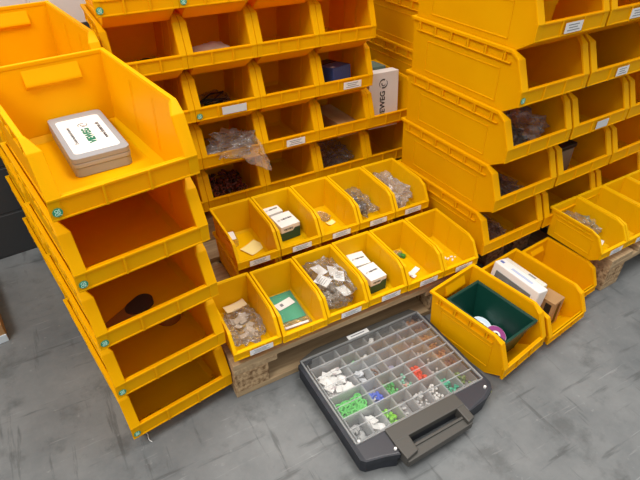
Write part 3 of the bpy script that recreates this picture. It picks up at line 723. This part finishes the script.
def disc(x, y, z, R, m, label, tilt, rz):
    loc, r = inbin(HC, x, y, z, rz=rz); t = thing('tape_roll', label, 'roll', loc, r); t.rotation_euler = (tilt, 0, r)
    bm = bmesh.new(); cyl(bm, (0, 0), R, 0, .010, 32); obj('roll_body', bm, PAPER, t)
    bm = bmesh.new(); cyl(bm, (0, 0), R * .96, .0101, .0112, 32); obj('face_label', bm, m, t)
    bm = bmesh.new(); cyl(bm, (0, 0), R * .42, .0113, .0122, 24); obj('core_ring', bm, WCARD, t)
    bm = bmesh.new(); cyl(bm, (0, 0), R * .2, .0123, .013, 20); obj('core', bm, BLK, t)
disc(.130, .178, .046, .036, PALE, 'pale disc roll behind the purple one in the green box', .25, .3)
disc(.128, .120, .050, .035, PURP, 'purple-faced roll with white centre inside the dark green box', .30, -.1)

# white packages and carton in the second floor bin
loc, r = inbin(IC, .040, .200, .006, rz=-.10)
t = thing('white_package', 'white box-shaped package with clear fittings window, in a floor bin', 'package', loc, r); t.rotation_euler = (0, math.radians(9), r)
bm = bmesh.new(); box(bm, -.022, .026, -.105, .090, 0, .174, .006, 3); obj('package_body', bm, WCARD, t)
bm = bmesh.new(); box(bm, -.026, -.0222, -.080, .070, .098, .148, .001); o = obj('window_panel', bm, mat('grey_window', (.16, .17, .17), .25), t)
rnd = random.Random(4); 
for i in range(5):
    bm = bmesh.new(); y = -.07 + .030 * i; cyl(bm, (0, 0), .008, 0, .020, 14, M=T(-.026, y, .112 + .012 * (i % 2), 0, 0, -PI / 2)); o = obj('fitting', bm, SHINY, t)
bm = bmesh.new(); box(bm, -.008, .004, -.060, .030, .1742, .1746); obj('printed_lines', bm, mat('pale_blue_ink', (.45, .52, .72), .6), t)
bm = bmesh.new(); box(bm, -.006, .006, .066, .082, .1742, .1746); obj('printed_mark', bm, mat('blue_ink', (.14, .18, .45), .6), t)
loc, r = inbin(IC, .094, .205, .006, rz=-.08)
t = thing('white_envelope', 'cream padded envelope standing behind the white package', 'envelope', loc, r); t.rotation_euler = (0, math.radians(7), r)
bm = bmesh.new(); box(bm, -.010, .012, -.090, .085, 0, .158, .005, 3); obj('envelope_body', bm, mat('cream_paper', (.72, .68, .60), .6), t)
bm = bmesh.new(); box(bm, -.006, .002, -.05, -.02, .1582, .1586); obj('printed_lines', bm, INKG, t)
loc, r = inbin(IC, .128, .092, .006, rz=.02)
t = thing('brown_carton', 'brown carton with a black band, front of the middle floor bin', 'box', loc, r)
bm = bmesh.new(); box(bm, -.030, .030, -.032, .032, 0, .112, .0015); obj('carton', bm, CARD, t)
bm = bmesh.new(); box(bm, -.008, .010, -.0328, -.032, .010, .100); box(bm, -.0308, -.030, -.022, .0, .01, .1); obj('black_band', bm, BLK, t)

# ------------------------------------------------------------ assortment case
CX0, CY0, CW, CD = .197, -.379, .478, .398
cs = thing('assortment_case', 'dark grey assortment case with clear lid lying on the concrete floor', 'case', (CX0, CY0, 0), 0.0)
PLATE = mat('smoky_plate', (.042, .042, .052), .3)
def outline(i=0.0):
    return [(i, .012 + i), (.010 + i, i + .000), (.062, i - .012), (.103 - i, i - .026), (.107 - i, .012 + i), (.350 + i, .012 + i), (.354 + i, i - .014), (CW - .050, i - .004), (CW - .014 - i, i + .012), (CW - i, .034 + i), (CW - i, CD - .05), (CW - .035 - i, CD - i), (.07 + i, CD - i), (i, CD - .030)]
bm = bmesh.new(); prism(bm, outline(.004), 0, .010, .002); o = obj('case_bottom', bm, NAVY, cs)
def shell(name, i0, z0, z1, wth, m, b_=.0015):
    bm = bmesh.new(); a = outline(i0); n = len(a); cx, cy = CW / 2, CD / 2
    inn = [(x + (wth if x < cx else -wth) * (1 if True else 0), y + (wth if y < cy else -wth)) for x, y in a]
    for k in range(n):
        p, q, pi_, qi = a[k], a[(k + 1) % n], inn[k], inn[(k + 1) % n]
        hexa(bm, [(p[0], p[1], z0), (q[0], q[1], z0), (qi[0], qi[1], z0), (pi_[0], pi_[1], z0), (p[0], p[1], z1), (q[0], q[1], z1), (qi[0], qi[1], z1), (pi_[0], pi_[1], z1)], 0)
    return obj(name, bm, m, cs)
shell('case_wall', .004, .008, .040, .010, NAVY)
shell('lid_frame', .0, .041, .060, .014, NAVY)
GX0, GY1, GW, GD = .024, CD - .027, .4300, .312      # compartment field
# back hinge band and front corner plates
bm = bmesh.new(); prism(bm, [(.012, GY1 + .003), (CW - .012, GY1 + .003), (CW - .012, CD - .018), (CW - .03, CD + .004), (.075, CD + .004), (.012, CD - .016)], .050, .062, .002); hb = obj('hinge_band', bm, DGREY, cs)
for x in (.10, .36):
    bm = bmesh.new(); tube(bm, [(x - .03, CD - .004, .050), (x + .03, CD - .004, .050)], .007, 10); obj('hinge', bm, DGREY, hb)
bm = bmesh.new(); box(bm, -.040, .040, -.008, .008, 0, .0006); o = obj('label', bm, PAPER, hb, (.232, CD - .010, .0622)); o['label'] = 'narrow white label'
bm = bmesh.new(); box(bm, -.028, .024, -.0018, .0018, .0007, .001); obj('printed_lines', bm, INKG, o)
yF = GY1 - GD
for poly in ([(.010, yF - .004), (.106, yF - .004), (.104, -.022), (.060, -.008), (.012, .004), (.010, .012)],
             [(.352, yF - .004), (CW - .010, yF - .004), (CW - .010, .038), (CW - .022, .018), (CW - .056, .002), (.352, -.012)]):
    bm = bmesh.new(); prism(bm, poly, .045, .061, .003); obj('front_plate', bm, PLATE, cs)
# handle: wide grip frame on the front
bm = bmesh.new(); hx0, hx1 = .104, .352
prism(bm, [(hx0, yF - .006), (hx1, yF - .006), (hx1, .008), (hx0, .006)], .046, .067, .003)
prism(bm, [(hx0, .010), (hx0 + .050, .010), (hx0 + .046, -.040), (hx0 + .004, -.048)], .030, .066, .003)
prism(bm, [(hx1 - .028, .010), (hx1, .010), (hx1 - .002, -.036), (hx1 - .028, -.042)], .030, .066, .003)
prism(bm, [(hx0 + .003, -.018), (hx1 - .003, -.014), (hx1 - .010, -.044), (hx0 + .008, -.052)], .026, .052, .004)
prism(bm, [(hx0 + .040, -.016), (hx1 - .020, -.014), (hx1 - .020, -.022), (hx0 + .040, -.024)], .044, .058, .002)
hd = obj('handle', bm, DGREY, cs)
bm = bmesh.new(); box(bm, CW - .012, CW + .002, .020, .055, .018, .034, .004); o = obj('latch', bm, mat('lime_latch', (.50, .62, .04), .4), cs); o['label'] = 'lime green latch'
# clear lid with cross ridges
bm = bmesh.new(); box(bm, GX0 - .012, GX0 + GW + .012, yF - .004, GY1 + .004, .0615, .0630, .0006, 1)
pu, pv = GW / 8, GD / 8
for i in range(1, 8):
    y = GY1 - i * pv
    box(bm, GX0 - .004, GX0 + GW + .004, y - .0014, y + .0014, .063, .0652, mi=1)
for e in (GX0 - .012, GX0 + GW + .008): box(bm, e, e + .004, yF - .006, GY1 + .006, .0600, .0660, mi=1)
for e in (yF - .008, GY1 + .002): box(bm, GX0 - .008, GX0 + GW + .008, e, e + .004, .0600, .0660, mi=1)
lidc = obj('clear_lid', bm, [CLEAR, TRAYM], cs)
for (x, y) in ((GX0, yF - .002), (.098, -.008), (CW - .03, .026)):
    bm = bmesh.new(); cyl(bm, (x, y), .004, .061, .0675, 12); obj('lid_stud', bm, WCARD, lidc)
# compartments: (col, row from back, cols, rows, content colour, kind)
def comp(c, r, nc=1, nr=1):
    x0, x1 = GX0 + c * pu + .001, GX0 + (c + nc) * pu - .001; y1, y0 = GY1 - r * pv - .001, GY1 - (r + nr) * pv + .001
    bm = bmesh.new(); z0, z1, th = .0105, .0585, .0012
    box(bm, x0 + .003, x1 - .003, y0 + .003, y1 - .003, z0, z0 + .001)
    for (a, b_, e, g) in ((x0, x0 + th, y0, y1), (x1 - th, x1, y0, y1), (x0, x1, y0, y0 + th), (x0, x1, y1 - th, y1)): box(bm, a, b_, e, g, z0, z1)
    box(bm, x0 - .0005, x1 + .0005, y0 - .0005, y0 + .0022, z1 - .003, z1); box(bm, x0 - .0005, x0 + .0022, y0, y1, z1 - .003, z1)
    obj('compartment', bm, TRAYM, cs); return (x0 + x1) / 2, (y0 + y1) / 2, (x1 - x0) / 2, (y1 - y0) / 2
cells = {}
for c in range(8): cells[c, 6] = comp(c, 6, 1, 2)
cells[0, 0] = comp(0, 0); cells[1, 0] = comp(1, 0); cells[0, 1] = comp(0, 1, 2, 3); cells[0, 4] = comp(0, 4, 2, 2)
for c in range(2, 6):
    cells[c, 0] = comp(c, 0); cells[c, 1] = comp(c, 1)
    if c in (4, 5): cells[c, 2] = comp(c, 2); cells[c, 3] = comp(c, 3)
    else: cells[c, 2] = comp(c, 2, 1, 2)
    cells[c, 4] = comp(c, 4, 1, 2)
for c in (6, 7):
    for r in range(6): cells[c, r] = comp(c, r)
_cm = {}
def cmat(col, rough=.5):
    if col not in _cm: _cm[col] = mat('small_parts_colour', col, rough)
    return _cm[col]
def fill(key, label, col, n, size, shape, hz=.022, name='small_parts', cat='small parts', seed=0, rough=.5, spread=.78):
    cx, cy, hx, hy = cells[key]; rnd = random.Random(seed + hash(key) % 97 if False else seed + key[0] * 11 + key[1]); bm = bmesh.new()
    for i in range(n):
        M = T(rnd.uniform(-1, 1) * (hx * spread - size[0] * .5), rnd.uniform(-1, 1) * (hy * spread - size[0] * .5), size[2] + .002 + rnd.uniform(0, hz), rnd.uniform(0, 6.3), rnd.uniform(-.5, .5), rnd.uniform(-.5, .5))
        if shape == 'box': box(bm, -size[0], size[0], -size[1], size[1], -size[2], size[2], M=M)
        elif shape == 'cyl': cyl(bm, (0, 0), size[0], -size[2], size[2], 10, M=M)
        elif shape == 'ball':
            q = bmesh.new(); bmesh.ops.create_icosphere(q, subdivisions=2, radius=size[0])
            for f in q.faces: f.smooth = True
            merge(bm, q, M=M)
        else: ring(bm, (0, 0, 0), size[0], size[1], 14, 6, M=M)
    o = obj(name, bm, cmat(col, rough), None, (CX0 + cx, CY0 + cy, .0115)); tag(o, label, cat, kind='stuff'); return o
WH = (.74, .73, .72)
fill((0, 1), 'white packets and labels in the big rear left compartment of the case', WH, 34, (.015, .011, .001), 'box', .030, 'white_packets', 'packets')
fill((0, 1), 'pale pink small bits among the white packets of the case', (.55, .48, .50), 50, (.006, .004, .002), 'box', .024, 'pink_bits')
fill((0, 4), 'bright green rings in the big front left compartment of the case', (.10, .50, .10), 46, (.0100, .0034, .003), 'ring', .020, 'green_rings', 'rings')
fill((0, 6), 'grey clips in the front left corner compartment of the case', (.36, .36, .36), 12, (.009, .004, .003), 'box', .010, 'grey_clips')
fill((1, 6), 'white sachets in the second front compartment of the case', WH, 5, (.016, .012, .001), 'box', .022, 'white_sachets', 'sachets')
fill((2, 6), 'lime green balls in the third front compartment of the case', (.20, .55, .03), 26, (.0065, 0, .006), 'ball', .018, 'lime_balls', 'balls')
fill((3, 6), 'scattered clear bits in the fourth front compartment of the case', (.50, .50, .50), 10, (.006, .003, .002), 'box', .006, 'clear_bits')
fill((4, 6), 'pale grey nozzles in the fifth front compartment of the case', (.50, .50, .50), 22, (.004, 0, .009), 'cyl', .010, 'grey_nozzles', 'nozzles')
fill((5, 6), 'milky white nozzles in the sixth front compartment of the case', (.60, .59, .58), 16, (.004, 0, .009), 'cyl', .010, 'white_nozzles', 'nozzles')
fill((6, 6), 'teal nozzles in the seventh front compartment of the case', (.05, .42, .26), 30, (.004, 0, .009), 'cyl', .014, 'teal_nozzles', 'nozzles')
fill((7, 6), 'dark olive nozzles in the front right compartment of the case', (.12, .20, .05), 24, (.004, 0, .009), 'cyl', .010, 'olive_nozzles', 'nozzles')
fill((2, 4), 'blue strips in the compartment right of the green rings', (.07, .14, .62), 16, (.013, .004, .002), 'box', .020, 'blue_strips', 'strips')
fill((2, 4), 'white card scraps on the blue strips', WH, 3, (.012, .006, .001), 'box', .026, 'white_scraps', 'scraps', 5)
fill((3, 4), 'dark green nozzles behind the lime balls', (.05, .36, .09), 40, (.004, 0, .009), 'cyl', .018, 'green_nozzles', 'nozzles')
fill((4, 4), 'mint and pink nozzles beside the red ones', (.18, .48, .36), 14, (.004, 0, .009), 'cyl', .010, 'mint_nozzles', 'nozzles')
fill((4, 4), 'pale pink bits among the mint nozzles', (.60, .32, .28), 14, (.004, 0, .008), 'cyl', .010, 'pink_nozzles', 'nozzles', 7)
fill((5, 4), 'bright red nozzles in the middle of the case', (.75, .06, .03), 34, (.0045, 0, .009), 'cyl', .018, 'red_nozzles', 'nozzles')
fill((2, 1), 'green bits in a rear compartment of the case', (.20, .50, .22), 10, (.007, .003, .002), 'box', .008, 'green_bits')
fill((2, 2), 'white scraps in a rear left compartment of the case', (.58, .60, .64), 8, (.012, .008, .001), 'box', .020, 'white_scraps', 'scraps')
fill((3, 1), 'white caps in a rear compartment of the case', (.55, .55, .54), 9, (.006, 0, .005), 'cyl', .012, 'white_caps', 'caps')
fill((3, 2), 'brown screws in a middle compartment of the case', (.20, .10, .06), 8, (.007, .002, .002), 'box', .006, 'brown_screws', 'screws')
fill((4, 0), 'folded white label in a rear compartment of the case', WH, 3, (.014, .007, .001), 'box', .030, 'folded_label', 'label')
fill((4, 1), 'rust-red fittings in a rear compartment of the case', (.26, .09, .05), 10, (.006, .003, .002), 'box', .010, 'rusty_fittings', 'fittings')
fill((4, 3), 'violet-grey sachets in a middle compartment of the case', (.34, .34, .48), 8, (.014, .008, .001), 'box', .010, 'violet_sachets', 'sachets')
for r, cn in enumerate(((.34, .15, .07), (.20, .12, .08), (.34, .16, .08), (.30, .13, .06), (.40, .18, .09), (.16, .07, .05))):
    fill((7, r), 'brown nozzles in the right column of the case, %s compartment from the back' % ['first', 'second', 'third', 'fourth', 'fifth', 'sixth'][r], cn, 46, (.004, 0, .008), 'cyl', .022, 'brown_nozzles', 'nozzles')
for r in range(6):
    fill((6, r), 'pale rose nozzles in the second-right column, %s compartment from the back' % ['first', 'second', 'third', 'fourth', 'fifth', 'sixth'][r], (.42, .38, .36), 9, (.004, 0, .008), 'cyl', .006, 'pale_nozzles', 'nozzles')

# ------------------------------------------------------------ loose things on the floor
bm = bmesh.new(); box(bm, 0, .45, 0, .40, 0, .075, .003); box(bm, .0, .45, -.004, 0, .0, .03, .001, mi=1)
o = obj('cardboard_tray', bm, [CARD, PALE], None, (-1.038, .555, 0), (0, 0, .12)); tag(o, 'brown cardboard box at the left frame edge on the floor', 'box')
bm = bmesh.new(); pts = [(-.277 + .003 * math.sin(k * .9) + .0016 * k, .034 - .006 * k, .0018) for k in range(8)]
tube(bm, pts, .0012, 6); o = obj('string', bm, PAPER); tag(o, 'short white string on the floor by the left stack', 'string')
